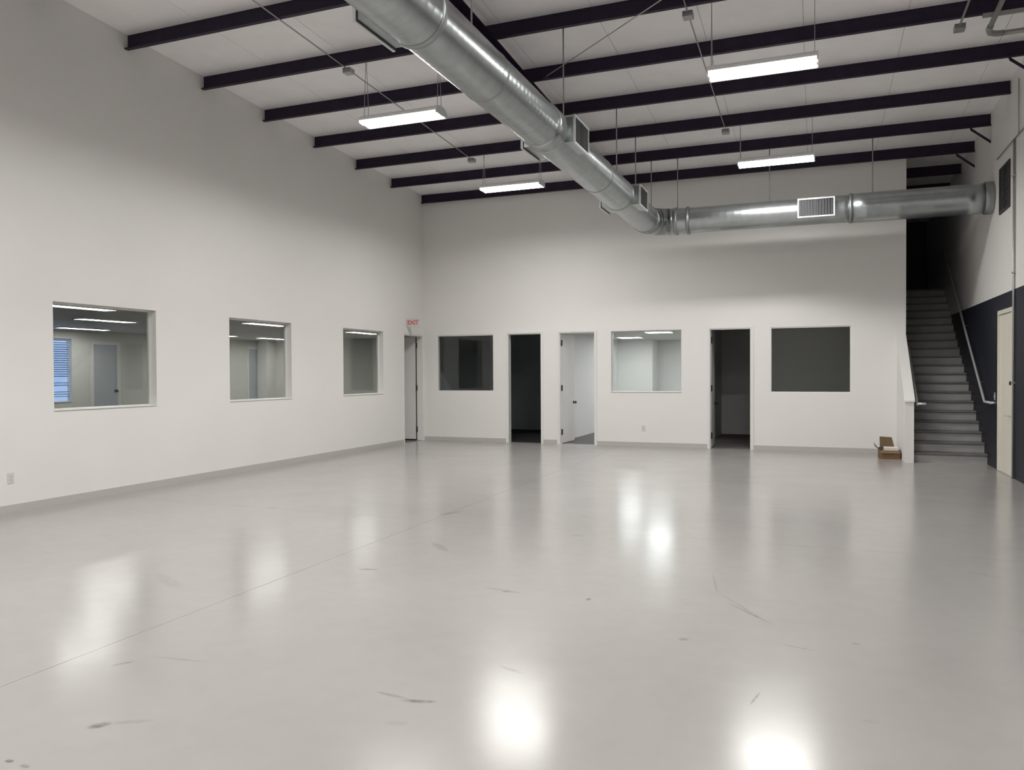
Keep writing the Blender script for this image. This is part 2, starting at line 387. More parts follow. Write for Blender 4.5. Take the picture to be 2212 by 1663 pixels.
# side room beyond the left wall
EXW = (-5.3, -3.645, 0.98, 2.40)
single('wall_side_room', wall_grid('x', -7.15, -7.0, -12.1, 3.1, 0, 2.75, [EXW, (-3.10, -2.385, 0, 2.32), (2.22, 2.92, 0, 2.35)]), M['room_wall'], (-7.1, -4.5, 0), kind=S, label='far wall of the side room')
single('wall_side_room', MB().box(-7.0, -0.15, 3.0, 3.15, 0, 2.75), M['room_wall'], (-3.5, 3, 0), kind=S, label='end wall of the side room')
single('wall_side_room', MB().box(-7.0, -0.15, -12.15, -12.0, 0, 2.75), M['room_wall'], (-3.5, -12, 0), kind=S, label='near end wall of the side room')
single('wall_side_room', MB().box(-0.15, -0.0001, 0.15, 3.15, 0, 2.75) if False else MB().box(-0.30, -0.15, 0.15, 3.15, 0, 2.75), M['room_wall'], (-0.2, 1.6, 0), kind=S, label='partition between side room and first office')
single('ceiling', MB().box(-7.15, -0.15, -12.15, 3.15, 2.60, 2.75), M['room_wall'], (-3.5, -4.5, 2.6), kind=S, label='grey ceiling of the side room')
single('wall_side_room', MB().box(-6.99, -6.62, 2.60, 3.0, 0, 2.6), M['trim'], (-6.8, 2.8, 0), kind=S, label='white pilaster beside the far doorway in the side room')

# ------------------------------------------------------------------ baseboards
def bb(name, x0, x1, y0, y1, lab):
    single(name, MB().box(x0, x1, y0, y1, 0.0, 0.095), M['base'], ((x0+x1)/2, (y0+y1)/2, 0), kind=S, label=lab)
bb('baseboard_left', 0.0, 0.012, YF, LDOOR[0]-0.05, 'grey baseboard along the left wall')
edges = [0.0] + [e for d in BDOOR for e in (d[0]-0.05, d[1]+0.05)] + [10.055]
for i, lab in zip(range(0, len(edges), 2), ('grey baseboard under the leftmost dark window of the back wall', 'grey baseboard between the first two office doors', 'grey baseboard under the lit office window', 'grey baseboard under the dark window beside the stairs')):
    bb('baseboard_back', edges[i]+(0.012 if i == 0 else 0), edges[i+1], -0.012, 0.0, lab)

# ------------------------------------------------------------------ windows
def window(n, axis, a0, a1, z0, z1, gpos, fpos, lab, gl='glass', sill=True):
    """gpos: coordinate of the glass plane, fpos: wall face on the hall side"""
    cen = (0, (a0+a1)/2, z0) if axis == 'x' else ((a0+a1)/2, 0, z0)
    r = thing('window_%d' % n, cen, lab, kind=S)
    def bxx(t0, t1, b0, b1, c0, c1):
        t0, t1 = min(t0, t1), max(t0, t1)
        return MB().box(t0, t1, b0, b1, c0, c1) if axis == 'x' else MB().box(b0, b1, t0, t1, c0, c1)
    w = 0.022
    part('jamb', bxx(gpos-0.02, gpos+0.02, a0, a0+w, z0, z1), M['trim'], r)
    part('jamb', bxx(gpos-0.02, gpos+0.02, a1-w, a1, z0, z1), M['trim'], r)
    part('head', bxx(gpos-0.02, gpos+0.02, a0+w, a1-w, z1-w, z1), M['trim'], r)
    part('bottom_rail', bxx(gpos-0.02, gpos+0.02, a0+w, a1-w, z0, z0+w), M['trim'], r)
    part('pane', bxx(gpos-0.003, gpos+0.003, a0+w, a1-w, z0+w, z1-w), M[gl], r)
    if sill:
        s = 1 if axis == 'x' else -1
        part('sill', bxx(fpos+0.012*s, gpos+0.02*(1 if gpos < fpos else -1), a0-0.0, a1+0.0, z0-0.0, z0+0.012) if False else
             bxx(fpos+0.014*s, gpos+(0.02 if gpos < fpos else -0.02), a0, a1, z0, z0+0.014), M['trim'], r)
    return r
window(1, 'x', *LWIN[0], LZ0, LZ1, -0.128, 0.0, 'leftmost window, showing a daylit blue window beyond')
window(2, 'x', *LWIN[1], LZ0, LZ1, -0.128, 0.0, 'middle window of the left wall, showing a white doorway beyond')
window(3, 'x', *LWIN[2], LZ0, LZ1, -0.128, 0.0, 'narrowest looking left wall window, nearest the corner door')
window(4, 'y', *BWIN[0], BZ0, BZ1, 0.035, 0.0, 'square dark office window nearest the room corner', sill=False)
window(5, 'y', *BWIN[1], BZ0, BZ1, 0.105, 0.0, 'lit office window in the back wall')
window(6, 'y', *BWIN[2], BZ0, BZ1, 0.035, 0.0, 'dark office window between the last door and the stairs', sill=False)
w7 = window(7, 'x', EXW[0], EXW[1], EXW[2], EXW[3], -7.1, -7.0, 'blue daylit outside window with blinds seen through the leftmost window', gl='glass_clear')
w7.location = (-7.0, (EXW[0]+EXW[1])/2, EXW[2])
for c in w7.children: c.location = Vector((7.0, 0, 0))
bl = MB()
for i in range(26):
    z = 2.36 - i*0.05
    if 17 <= i <= 18 or 21 <= i <= 22: continue
    bl.add([(-7.05, EXW[0]+.03, z-0.012), (-7.05, EXW[1]-.03, z-0.012), (-7.015, EXW[1]-.03, z+0.010), (-7.015, EXW[0]+.03, z+0.010),
            (-7.05, EXW[0]+.03, z-0.010), (-7.05, EXW[1]-.03, z-0.010), (-7.015, EXW[1]-.03, z+0.012), (-7.015, EXW[0]+.03, z+0.012)],
           [(0,3,2,1),(4,5,6,7),(0,1,5,4),(1,2,6,5),(2,3,7,6),(3,0,4,7)])
b = part('blind_slats', bl, M['blind'], w7); b['kind'] = 'stuff'
b.location = (0, 0, 0)

# ------------------------------------------------------------------ doors
hinge_me = MB().box(-0.016, 0.016, -0.016, 0.016, -0.06, 0.06).tube([(0, -0.020, -0.066), (0, -0.020, 0.066)], 0.015, 8).mesh('hinge', M['hinge'])
def knob_mb(x, y, z, dx, dy):
    mb = MB()
    mb.tube([(x, y, z), (x+dx*0.012, y+dy*0.012, z)], 0.034, 16)
    mb.tube([(x+dx*0.012, y+dy*0.012, z), (x+dx*0.03, y+dy*0.03, z), (x+dx*0.045, y+dy*0.045, z), (x+dx*0.066, y+dy*0.066, z), (x+dx*0.075, y+dy*0.075, z)], 0, 16, radii=[0.011, 0.011, 0.027, 0.029, 0.016])
    return mb
def back_door(n, a0, a1, lab, hinge_side, angle, m='door_white', carpet=None):
    r = thing('door_%d' % n, ((a0+a1)/2, 0.07, 0), lab, kind=S)
    fr = 0.045
    for (u0, u1) in ((a0-fr, a0), (a1, a1+fr)):
        part('casing', MB().box(u0, u1, -0.016, 0.0, 0, DZ+fr), M['trim'], r)
    part('head_casing', MB().box(a0, a1, -0.016, 0.0, DZ, DZ+fr), M['trim'], r)
    jt = 0.02
    part('jamb', MB().box(a0, a0+jt, 0.0, 0.16, 0, DZ), M['trim'], r)
    part('jamb', MB().box(a1-jt, a1, 0.0, 0.16, 0, DZ), M['trim'], r)
    part('head_jamb', MB().box(a0+jt, a1-jt, 0.0, 0.16, DZ-jt, DZ), M['trim'], r)
    wd_ = a1-a0-2*jt-0.006
    if hinge_side == 'L':
        # open leaf swings into the office, hinged on the left jamb
        hx, hy = a0+jt+0.004, 0.155
        leaf = MB().bbox(0.0, wd_, 0.0, 0.04, 0.012, DZ-jt-0.004, 0.003)
        me = leaf.mesh('leaf', M[m]); lo = inst(me, 'leaf', r, (hx, hy, 0), rot=(0, 0, math.radians(angle)))
        # knob on the face that looks into the hall (local -y)
        kb = knob_mb(wd_-0.07, 0.0, 0.90, 0, -1); ko = bpy.data.objects.new('knob', kb.mesh('knob', M['hinge'], smooth=True)); COL.objects.link(ko); ko.parent = lo
        for z in (0.26, 1.24, 2.24): inst(hinge_me, 'hinge', r, (a0+jt+0.006, 0.135, z))
    else:
        hx, hy = a1-jt-0.004, 0.155
        leaf = MB().bbox(-wd_, 0.0, 0.0, 0.04, 0.012, DZ-jt-0.004, 0.003)
        lo = inst(leaf.mesh('leaf', M[m]), 'leaf', r, (hx, hy, 0), rot=(0, 0, math.radians(-angle)))
        ko = bpy.data.objects.new('knob', knob_mb(-wd_+0.07, 0.0, 0.90, 0, -1).mesh('knob', M['hinge'], smooth=True)); COL.objects.link(ko); ko.parent = lo
        for z in (0.26, 1.24, 2.24): inst(hinge_me, 'hinge', r, (a1-jt-0.006, 0.135, z))
    return r
back_door(2, *BDOOR[0], 'open doorway into the darkest office, left of the open white door', 'R', 93)
back_door(3, *BDOOR[1], 'white office door standing open into the lit office', 'L', 86)
back_door(4, *BDOOR[2], 'open dark doorway between the lit window and the last dark window', 'L', 92)
# corner door in the left wall, opened into the side room and hung on its far jamb
r = thing('door_1', (-0.07, sum(LDOOR)/2, 0), 'white door in the corner under the exit sign', kind=S)
y0, y1 = LDOOR; jt = 0.02
part('casing', MB().box(0.0, 0.014, y0-0.045, y0, 0, DZ+0.045), M['trim'], r)
part('casing', MB().box(0.0, 0.014, y1, -0.001, 0, DZ+0.045), M['trim'], r)
part('head_casing', MB().box(0.0, 0.014, y0, y1, DZ, DZ+0.045), M['trim'], r)
part('jamb', MB().box(-0.16, 0.0, y0, y0+jt, 0, DZ), M['trim'], r)
part('jamb', MB().box(-0.16, 0.0, y1-jt, y1, 0, DZ), M['trim'], r)
part('head_jamb', MB().box(-0.16, 0.0, y0+jt, y1-jt, DZ-jt, DZ), M['trim'], r)
lf = part('leaf', MB().bbox(-1.05, -0.175, -0.115, -0.075, 0.03, DZ-jt-0.004, 0.003), M['door_white'], r)
part('door_sweep', MB().box(-1.05, -0.175, -0.118, -0.072, 0.004, 0.03), M['hinge'], r, parent=lf)  # dark strip stands in for the shaded gap under the leaf
part('knob', knob_mb(-0.98, -0.115, 0.90, 0, -1), M['hinge'], r, parent=lf, smooth=True)
part('hinge_gap', MB().box(-0.175, -0.160, -0.085, -0.060, 0.01, DZ-jt), M['hinge'], r, label='dark weatherstrip at the hinge side')  # dark strip stands in for the shade in the hinge gap
for z in (0.26, 1.24, 2.24): inst(hinge_me, 'hinge', r, (-0.158, -0.068, z))
# cream door in the right wall
r = thing('door_5', (W, sum(RDOOR)/2, 0), 'cream door in the navy right wall at the foot of the stairs', kind=S)
y0, y1 = RDOOR
for (a, b_) in ((y0-0.01, y0+0.05), (y1-0.05, y1+0.01)):
    part('casing', MB().box(W-0.02, W+0.12, a, b_, 0, RDZ+0.01), M['door_cream'], r)
part('head_casing', MB().box(W-0.02, W+0.12, y0+0.05, y1-0.05, RDZ-0.05, RDZ+0.01), M['door_cream'], r)
lf = part('leaf', MB().bbox(W+0.004, W+0.048, y0+0.053, y1-0.053, 0.008, RDZ-0.054, 0.003), M['door_cream'], r)
lv = MB().tube([(W+0.004, -2.99, 0.905), (W-0.012, -2.99, 0.905)], 0.03, 16)
lv.tube([(W-0.012, -2.99, 0.905), (W-0.05, -2.99, 0.905), (W-0.055, -2.97, 0.905), (W-0.055, -2.87, 0.905)], 0.009, 10)
part('lever_handle', lv, M['steel'], r, parent=lf, smooth=True)
part('deadbolt', MB().tube([(W+0.004, -2.99, 1.39), (W-0.022, -2.99, 1.39)], 0.03, 16), M['hinge'], r, parent=lf, smooth=True)
part('threshold', MB().box(W-0.02, W+0.14, y0, y1, 0.0, 0.008), M['plate_grey'], r)
# pale doors inside the side room
def flat_door(n, y0, y1, z1, m, lab):
    r = thing('door_%d' % n, (-7.05, (y0+y1)/2, 0), lab, kind=S)
    for (a, b_) in ((y0-0.05, y0+0.02), (y1-0.02, y1+0.05)): part('casing', MB().box(-7.02, -6.985, a, b_, 0, z1+0.05), M['trim'], r)
    part('head_casing', MB().box(-7.02, -6.985, y0+0.02, y1-0.02, z1-0.02, z1+0.05), M['trim'], r)
    lf = part('leaf', MB().bbox(-7.06, -7.02, y0+0.022, y1-0.022, 0.01, z1-0.022, 0.003), M[m], r)
    part('knob', knob_mb(-7.02, y1-0.07, 1.20, 1, 0), M['hinge'], r, parent=lf, smooth=True)
flat_door(6, -3.10, -2.385, 2.32, 'door_blue', 'pale blue grey door seen through the leftmost window')
flat_door(7, 2.22, 2.92, 2.35, 'door_blue', 'pale door in a white frame seen through the middle left window')

# ------------------------------------------------------------------ staircase
RS, TR, NS, SY0 = 0.171, 0.250, 20, -1.31
SX0, SX1 = XE+0.002, W-0.002
st = thing('staircase', ((SX0+SX1)/2, SY0, 0), 'straight grey staircase climbing between the half wall and the navy wall', 'stairs')
tread_me = MB().bbox(-(SX1-SX0)/2, (SX1-SX0)/2, -0.03, TR, -0.035, 0.0, 0.006).mesh('tread', M['tread'])
riser_me = MB().box(-(SX1-SX0)/2, (SX1-SX0)/2, 0.0, 0.02, 0.0, RS-0.035).mesh('riser', M['riser'])
xm = (SX0+SX1)/2
for i in range(NS-1):
    y = SY0+i*TR
    inst(riser_me, 'riser', st, (xm, y, i*RS)); inst(tread_me, 'tread', st, (xm, y, (i+1)*RS))
inst(riser_me, 'riser', st, (xm, SY0+(NS-1)*TR, (NS-1)*RS))
part('landing', MB().box(SX0, SX1, SY0+(NS-1)*TR-0.03, YS-0.002, NS*RS-0.035, NS*RS), M['tread'], st)
part('carriage', MB().prism([(SY0+0.02, 0.0), (SY0+0.3, 0.0), (SY0+NS*TR, NS*RS-0.3), (SY0+NS*TR, NS*RS-0.036), (SY0+(NS-1)*TR+0.03, (NS-1)*RS-0.036)], 'x', SX0+0.01, SX1-0.01), M['navy'], st)

# handrails
def rail(xr, xwall, lab, y_ext):
    s = 1 if xwall > xr else -1
    h = thing('handrail', (xr, -1.45, 1.06), lab, 'handrail')
    ytop = 3.0; sl = RS/TR*1.03
    pts = [(xr, y_ext, 1.06), (xr, -1.47, 1.06), (xr, -1.42, 1.075), (xr, ytop, 1.075+(ytop+1.42)*sl), (xr, ytop+0.3, 1.085+(ytop+1.42)*sl)]
    part('rail', MB().tube(pts, 0.021, 12), M['steel'], h, smooth=True)
    part('rail_return', MB().tube([(xr, y_ext+0.005, 1.06), (xwall, y_ext+0.005, 1.06)], 0.019, 10), M['steel'], h, smooth=True)
    for yb in ((-0.9, 0.6, 2.1) if s > 0 else (-1.3, -0.4)):
        z = 1.075+(yb+1.42)*sl
        part('bracket', MB().tube([(xwall, yb, z-0.06), (xr, yb, z-0.06), (xr, yb, z-0.012)], 0.008, 8), M['steel'], h, smooth=True)
rail(W-0.07, W, 'steel handrail running down the navy right wall', -1.96)
# short rail on the inner face of the half wall
h = thing('handrail', (10.29, -1.5, 1.02), 'short steel handrail end poking out past the white half wall', 'handrail')
part('rail', MB().tube([(10.38, -1.60, 1.02), (10.27, -1.58, 1.02), (10.262, -1.45, 1.0), (10.262, -0.02, 1.0+1.43*0.72)], 0.021, 12), M['steel'], h, smooth=True)
part('bracket', MB().tube([(10.205, -1.2, 1.10), (10.262, -1.2, 1.10), (10.262, -1.2, 1.17)], 0.008, 8), M['steel'], h, smooth=True)
part('bracket', MB().tube([(10.205, -0.3, 1.75), (10.262, -0.3, 1.75), (10.262, -0.3, 1.82)], 0.008, 8), M['steel'], h, smooth=True)

# ------------------------------------------------------------------ roof beam and purlins
bw, bd, ft = 0.10, 0.40, 0.014
rb = thing('roof_beam', (4.70, -13, 5.4), 'deep dark steel roof beam hidden behind the long round duct', 'beam')
def sloped_bar(x0, x1, d0, d1, y0=YF, y1=0.0):
    z = zroof
    return MB().add([(x0,y0,z(y0)+d0),(x1,y0,z(y0)+d0),(x1,y1,z(y1)+d0),(x0,y1,z(y1)+d0),(x0,y0,z(y0)+d1),(x1,y0,z(y0)+d1),(x1,y1,z(y1)+d1),(x0,y1,z(y1)+d1)],
                    [(0,3,2,1),(4,5,6,7),(0,1,5,4),(1,2,6,5),(2,3,7,6),(3,0,4,7)])
part('top_flange', sloped_bar(4.70-bw, 4.70+bw, -ft, -0.001), M['purlin'], rb)
part('bottom_flange', sloped_bar(4.70-bw, 4.70+bw, -bd, -bd+ft), M['purlin'], rb)
part('web', sloped_bar(4.695, 4.705, -bd+ft, -ft), M['purlin'], rb)
PY = lambda j: -0.0573-1.4*j
ords = {0: 'dark purple roof purlin directly in front of the back wall', 1: 'second dark purple roof purlin from the back wall', 2: 'third dark purple roof purlin from the back wall, carrying the farther lights',
        3: 'fourth dark purple roof purlin from the back wall', 4: 'fifth dark purple roof purlin from the back wall', 5: 'sixth dark purple roof purlin from the back wall, carrying the nearer lights',
        6: 'seventh dark purple roof purlin from the back wall', 7: 'eighth dark purple roof purlin, just entering the picture at the top left', -1: 'short dark purlin seen above the stairs just past the back wall', -2: 'second short dark purlin over the stairwell',
        -3: 'third short dark purlin over the stairwell, deepest in shadow', 8: 'ninth dark purple roof purlin from the back wall', 9: 'tenth dark purple roof purlin from the back wall', 10: 'eleventh dark purple roof purlin from the back wall', 11: 'twelfth dark purple roof purlin from the back wall'}
def zpoly(fl=0.06, t=0.005, h=PH):
    # Z section in (y, z), lip flanges to either side of the web
    return [(-t/2, 0), (-fl, 0), (-fl, 0.016), (-fl+t, 0.016), (-fl+t, t), (-t/2, t), (-t/2, h), (fl, h), (fl, h-0.016), (fl-t, h-0.016), (fl-t, h-t), (t/2, h-t), (t/2, 0)]
def zsec(x0, x1):
    p = zpoly(); n = len(p); mb = MB()
    vs = [(x0, *q) for q in p]+[(x1, *q) for q in p]
    fs = [(i, (i+1) % n, n+(i+1) % n, n+i) for i in range(n)]
    for o in (0, n):
        fs += [(o+0, o+5, o+6, o+11), (o+0, o+11, o+12)] if False else []
        fs += [(o+0, o+1, o+2, o+3, o+4, o+5), (o+0, o+5, o+6, o+11, o+12), (o+6, o+7, o+8, o+9, o+10, o+11)]
    return mb.add(vs, fs)
pm_full = zsec(0.0, W).mesh('roof_purlin', M['purlin']); pm_short = zsec(XE, W).mesh('roof_purlin', M['purlin'])
for j in range(-3, 12):
    o = bpy.data.objects.new('roof_purlin', pm_short if j < 0 else pm_full); COL.objects.link(o)
    o.location = (0, PY(j), zroof(PY(j))); tag(o, ords[j], 'purlin', 'dark roof purlins')
# angle braces from purlin ends down to the right wall
for j, lab in ((0, 'dark diagonal brace nearest the stairwell under the last purlin'), (1, 'dark diagonal brace above the duct end on the right wall'), (3, 'dark diagonal brace high at the right edge of the picture')):
    y = PY(j)-0.03; z = zroof(y)
    mb = MB()
    for dy0, dy1, dn0, dn1 in ((0.0, 0.05, -0.004, 0.004), (0.0, 0.006, -0.045, 0.004)):
        x0, z0, x1, z1 = W-0.30, z+0.0, W-0.002, z-0.25
        nx, nz = 0.25/0.39, -0.30/0.39
        mb.add([(x0+nx*dn0*-1, y+dy0, z0-nz*dn0*-1) if False else (x0-nx*dn0*0, y+dy0, z0+dn0), (x0, y+dy1, z0+dn0), (x1, y+dy1, z1+dn0), (x1, y+dy0, z1+dn0),
                (x0, y+dy0, z0+dn1), (x0, y+dy1, z0+dn1), (x1, y+dy1, z1+dn1), (x1, y+dy0, z1+dn1)], [(0,3,2,1),(4,5,6,7),(0,1,5,4),(1,2,6,5),(2,3,7,6),(3,0,4,7)])
    single('angle_brace', mb, M['purlin'], (W-0.15, y, z-0.12), lab, 'brace', 'diagonal purlin braces')

# ------------------------------------------------------------------ round duct
DX, DZc, HY, HZ = 5.71, 4.40, -1.62, 4.41
du = thing('air_duct', (DX, HY, DZc), 'long galvanised round air duct that bends right along the back wall', 'duct')
def rib_tube(p0, p1, r, pitch=0.105, n=40):
    p0, p1 = Vector(p0), Vector(p1); L = (p1-p0).length; d = (p1-p0)/L
    pts, rad = [p0], [r]; s = pitch*0.5
    while s < L-0.03:
        for ds, dr in ((-0.014, 0), (-0.005, 0.0006), (0.005, 0.0006), (0.014, 0)):
            pts.append(p0+d*(s+ds)); rad.append(r+dr)
        s += pitch
    pts.append(p1); rad.append(r)
    return MB().tube(pts, r, n, radii=rad)
def band(p0, p1, r, n=40):
    p0, p1 = Vector(p0), Vector(p1); L = (p1-p0).length; d = (p1-p0)/L
    return MB().tube([p0, p0+d*min(0.012, L*.2), p1-d*min(0.012, L*.2), p1], r, n, radii=[r-0.010, r, r, r-0.010])
R1, R2, R3, RH = 0.256, 0.247, 0.243, 0.236
for (ya, yb, rr) in ((-20.0, -10.95, R1), (-10.95, -8.02, R2), (-7.82, -4.25, R2), (-4.25, -2.12, R3)):
    part('duct_section', rib_tube((DX, ya, DZc), (DX, yb, DZc), rr), M['duct'], du, smooth=True)
part('collar', band((DX, -10.99, DZc), (DX, -10.92, DZc), R1+0.008), M['duct_band'], du, smooth=True)
part('collar', MB().tube([(DX, -8.06, DZc), (DX, -8.04, DZc), (DX, -8.00, DZc), (DX, -7.92, DZc), (DX, -7.84, DZc), (DX, -7.80, DZc), (DX, -7.78, DZc)], 0, 40, radii=[R2, R2+0.016, R2+0.016, R2+0.002, R2+0.016, R2+0.016, R2]), M['duct'], du, smooth=True)
part('collar', band((DX, -5.60, DZc), (DX, -5.57, DZc), R2+0.006), M['duct_band'], du, smooth=True)
part('collar', band((DX, -9.62, DZc), (DX, -9.59, DZc), R2+0.006), M['duct_band'], du, smooth=True)
part('collar', band((DX, -4.30, DZc), (DX, -4.22, DZc), R2+0.008), M['duct_band'], du, smooth=True)
part('collar', band((DX, -2.16, DZc), (DX, -2.09, DZc), R3+0.012), M['duct_band'], du, smooth=True)
# segmented elbow
ER = 0.47; ecx, ecy = DX+ER, HY-ER
epts = [(ecx-ER*math.cos(math.radians(t)), ecy+ER*math.sin(math.radians(t)), DZc+(HZ-DZc)*t/90) for t in (0, 15, 37.5, 52.5, 75, 90)]
for i, (a, b_) in enumerate(((0, 15), (15, 45), (45, 75), (75, 90))):
    def ep(t): return (ecx-ER*math.cos(math.radians(t)), ecy+ER*math.sin(math.radians(t)), DZc+(HZ-DZc)*t/90)
    part('elbow_gore', MB().tube([ep(a), ep(a+1.0), ep(b_-1.0), ep(b_)], R3, 40, radii=[R3+0.008, R3, R3-0.001, R3+0.008]), M['duct'], du, smooth=True)
xh0 = DX+ER
part('collar', band((xh0-0.02, HY, HZ), (xh0+0.05, HY, HZ), R3+0.012), M['duct_band'], du, smooth=True)
for (xa, xb, rr) in ((xh0, 6.42, RH), (6.42, 9.20, RH-0.004), (9.20, W-0.12, RH+0.012)):
    part('duct_section', rib_tube((xa, HY, HZ), (xb, HY, HZ), rr, pitch=0.13 if xa < 9 else 0.5), M['duct'], du, smooth=True)
part('collar', band((6.39, HY, HZ), (6.44, HY, HZ), RH+0.022), M['duct_band'], du, smooth=True)
part('collar', band((9.17, HY, HZ), (9.22, HY, HZ), RH+0.024), M['duct_band'], du, smooth=True)
part('wall_collar', band((W-0.13, HY, HZ), (W-0.002, HY, HZ), RH+0.03), M['duct_band'], du, smooth=True)
# registers: short box collar, frame, centre bar and louvers
RL, RHt = 0.60, 0.33
def register(cx, cy, cz, nx, ny, base_r, lab=None):
    """outward normal (nx,ny); face centre at (cx,cy,cz)"""
    ax = (0, 1) if nx else (1, 0)
    def bx(l0, l1, h0, h1, d0, d1):
        xs = sorted((cx+ax[0]*l0+nx*d0, cx+ax[0]*l1+nx*d1)); ys = sorted((cy+ax[1]*l0+ny*d0, cy+ax[1]*l1+ny*d1))
        if nx: xs = sorted((cx+nx*d0, cx+nx*d1)); ys = [cy+l0, cy+l1]
        else: ys = sorted((cy+ny*d0, cy+ny*d1)); xs = [cx+l0, cx+l1]
        return (xs[0], xs[1], ys[0], ys[1], cz+h0, cz+h1)
    g = part('register', MB().box(*bx(-RL/2+.02, RL/2-.02, -RHt/2+.02, RHt/2-.02, -0.25, -0.030)), M['duct'], du)
    part('backing', MB().box(*bx(-RL/2+.01, RL/2-.01, -RHt/2+.01, RHt/2-.01, -0.029, -0.0255)), M['reg_dark'], du, parent=g)  # dark plate added in place of the shade inside the register
    f = MB()
    f.box(*bx(-RL/2, RL/2, RHt/2-.022, RHt/2, -0.025, 0.0)).box(*bx(-RL/2, RL/2, -RHt/2, -RHt/2+.022, -0.025, 0.0))
    f.box(*bx(-RL/2, -RL/2+.022, -RHt/2+.022, RHt/2-.022, -0.025, 0.0)).box(*bx(RL/2-.022, RL/2, -RHt/2+.022, RHt/2-.022, -0.025, 0.0))
    part('register_frame', f, M['reg_frame'], du, parent=g)
    part('centre_bar', MB().box(*bx(-.008, .008, -RHt/2+.022, RHt/2-.022, -0.02, -0.004)), M['reg_dark'], du, parent=g)
    for i in range(12):
        l = -RL/2+.022+(i+.5)*(RL-.044)/12
        part('louver', MB().box(*bx(l-.014, l+.014, -RHt/2+.022, RHt/2-.022, -0.022, -0.012)), M['reg_dark'], du, parent=g)
for yc in (-11.05, -7.45, -3.85):
    if yc > -11: register(DX+0.335, yc, DZc, 1, 0, R2)
    register(DX-0.335, yc, DZc, -1, 0, R2)
register(8.638, HY-0.325, 4.415, 0, -1, RH)
# hanger rods
hr = 0
for (x, y, ztop, zbot) in [(5.69, PY(j), zroof(PY(j)), DZc+R2) for j in (1, 2, 3, 5, 7)] + [(5.69, -10.45, zdeck(-10.45), DZc+R2)] + [(x, PY(1), zroof(PY(1)), 4.58) for x in (6.19, 7.85, 9.555)]:
    rod = part('hanger_rod', MB().tube([(x, y, zbot-0.02), (x, y, ztop)], 0.009, 8), M['cable'], du, smooth=True)
    part('hanger_clip', MB().box(x-0.02, x+0.02, y-0.015, y+0.015, zbot-0.01, zbot+0.04), M['duct_band'], du, parent=rod)

# ------------------------------------------------------------------ hanging light fixtures
FZ = 5.04
def fixture():
    r = thing('light_fixture', (0, 0, 0), '', 'ceiling light', 'hanging hall lights')
    L2, w2 = 0.60, 0.16
    part('housing', MB().prism([(-w2, 0.0), (w2, 0.0), (w2, 0.03), (0.07, 0.085), (-0.07, 0.085), (-w2, 0.03)], 'x', -L2, L2), M['white_metal'], r)
    for s in (-1, 1):
        y0, y1 = (0.008, w2-0.012) if s > 0 else (-w2+0.012, -0.008)
        ym = (y0+y1)/2
        part('lens', MB().prism([(y0, 0.0), (y0+0.012, -0.030), (ym, -0.040), (y1-0.012, -0.030), (y1, 0.0)], 'x', -L2+0.02, L2-0.02), M['lens'], r)
        part('end_cap', MB().box(s*L2-(0.02 if s > 0 else 0), s*L2+(0 if s > 0 else 0.02), -w2, w2, -0.03, 0.0), M['white_metal'], r)
    part('spine', MB().box(-L2+0.02, L2-0.02, -0.008, 0.008, -0.034, 0.0), M['white_metal'], r)
    return r
LAMP = bpy.data.lights.new('fixture_lamp', 'AREA'); LAMP.shape = 'RECTANGLE'; LAMP.size = 1.16; LAMP.size_y = 0.29
LAMP.energy = HALL_WATTS; LAMP.spread = math.radians(HALL_SPREAD); LAMP.color = (1.0, 0.985, 0.96)
fx = fixture()
rows = [(PY(2), 'back row'), (PY(5), 'second row from the back wall'), (PY(8), 'third row from the back wall'), (PY(11), 'fourth row from the back wall'), (PY(14), 'fifth row from the back wall'), (PY(17), 'sixth row from the back wall')]
FIX_LAB = {(0, 0): 'smaller lit hanging light left of the duct, farther back', (0, 1): 'smaller lit hanging light above the horizontal run of duct',
           (1, 0): 'lit white hanging light nearer the viewer, left of the duct', (1, 1): 'largest lit white hanging light, high on the right'}
proto_children = list(fx.children)
first = True
for ri, (y, rn) in enumerate(rows):
    for ci, x in enumerate(((3.36, 8.02) if ri == 0 else (3.40, 8.06))):
        if first: o = fx
        else:
            o = fx.copy(); COL.objects.link(o)
            for ch in proto_children:
                c2 = ch.copy(); COL.objects.link(c2); c2.parent = o
        first = False
        o.location = (x, y, FZ)
        o['label'] = FIX_LAB.get((ri, ci), 'hanging light of the %s, nearer the %s wall' % (rn, 'left' if ci == 0 else 'right'))
        la = bpy.data.objects.new('lamp', LAMP); COL.objects.link(la); la.parent = o; la.location = (0, 0, -0.046)
        for sx in (-0.56, 0.56):
            for dy in (-0.03, 0.03):
                w = bpy.data.objects.new('hanger_wire', MB().tube([(sx, dy*2, 0.06), (sx, dy*0.3, zroof(y)-FZ)], 0.004, 6).mesh('hanger_wire', M['cable'])); COL.objects.link(w); w.parent = o

# ------------------------------------------------------------------ conduits, boxes and pipes under the roof
def conduit(x, y0, y1, boxes, lab, r=0.009):
    c = thing('conduit', (x, y1, zroof(y1)), lab, 'conduit')
    part('pipe_run', MB().tube([(x, y0, zroof(y0)-0.016), (x, y1, zroof(y1)-0.016)], r, 10), M['conduit'], c, smooth=True)
    for yb in boxes:
        z = zroof(yb)
        part('junction_box', MB().bbox(x-0.06, x+0.06, yb-0.05, yb+0.07, z-0.075, z-0.002, 0.004), M['conduit'], c)
conduit(2.50, -16.0, -2.72, (-6.98, -2.76), 'thin conduit with junction boxes under the purlins left of the duct')
conduit(7.21, -16.0, -2.72, (-6.94, -2.76), 'thin conduit with junction boxes under the purlins right of the duct')
conduit(10.27, -12.0, -5.45, (-5.50,), 'short conduit ending in a box at the upper right', 0.014)
gp = thing('gas_pipe', (10.6, -5.3, 5.75), 'grey pipe with an elbow in the upper right corner', 'pipe')
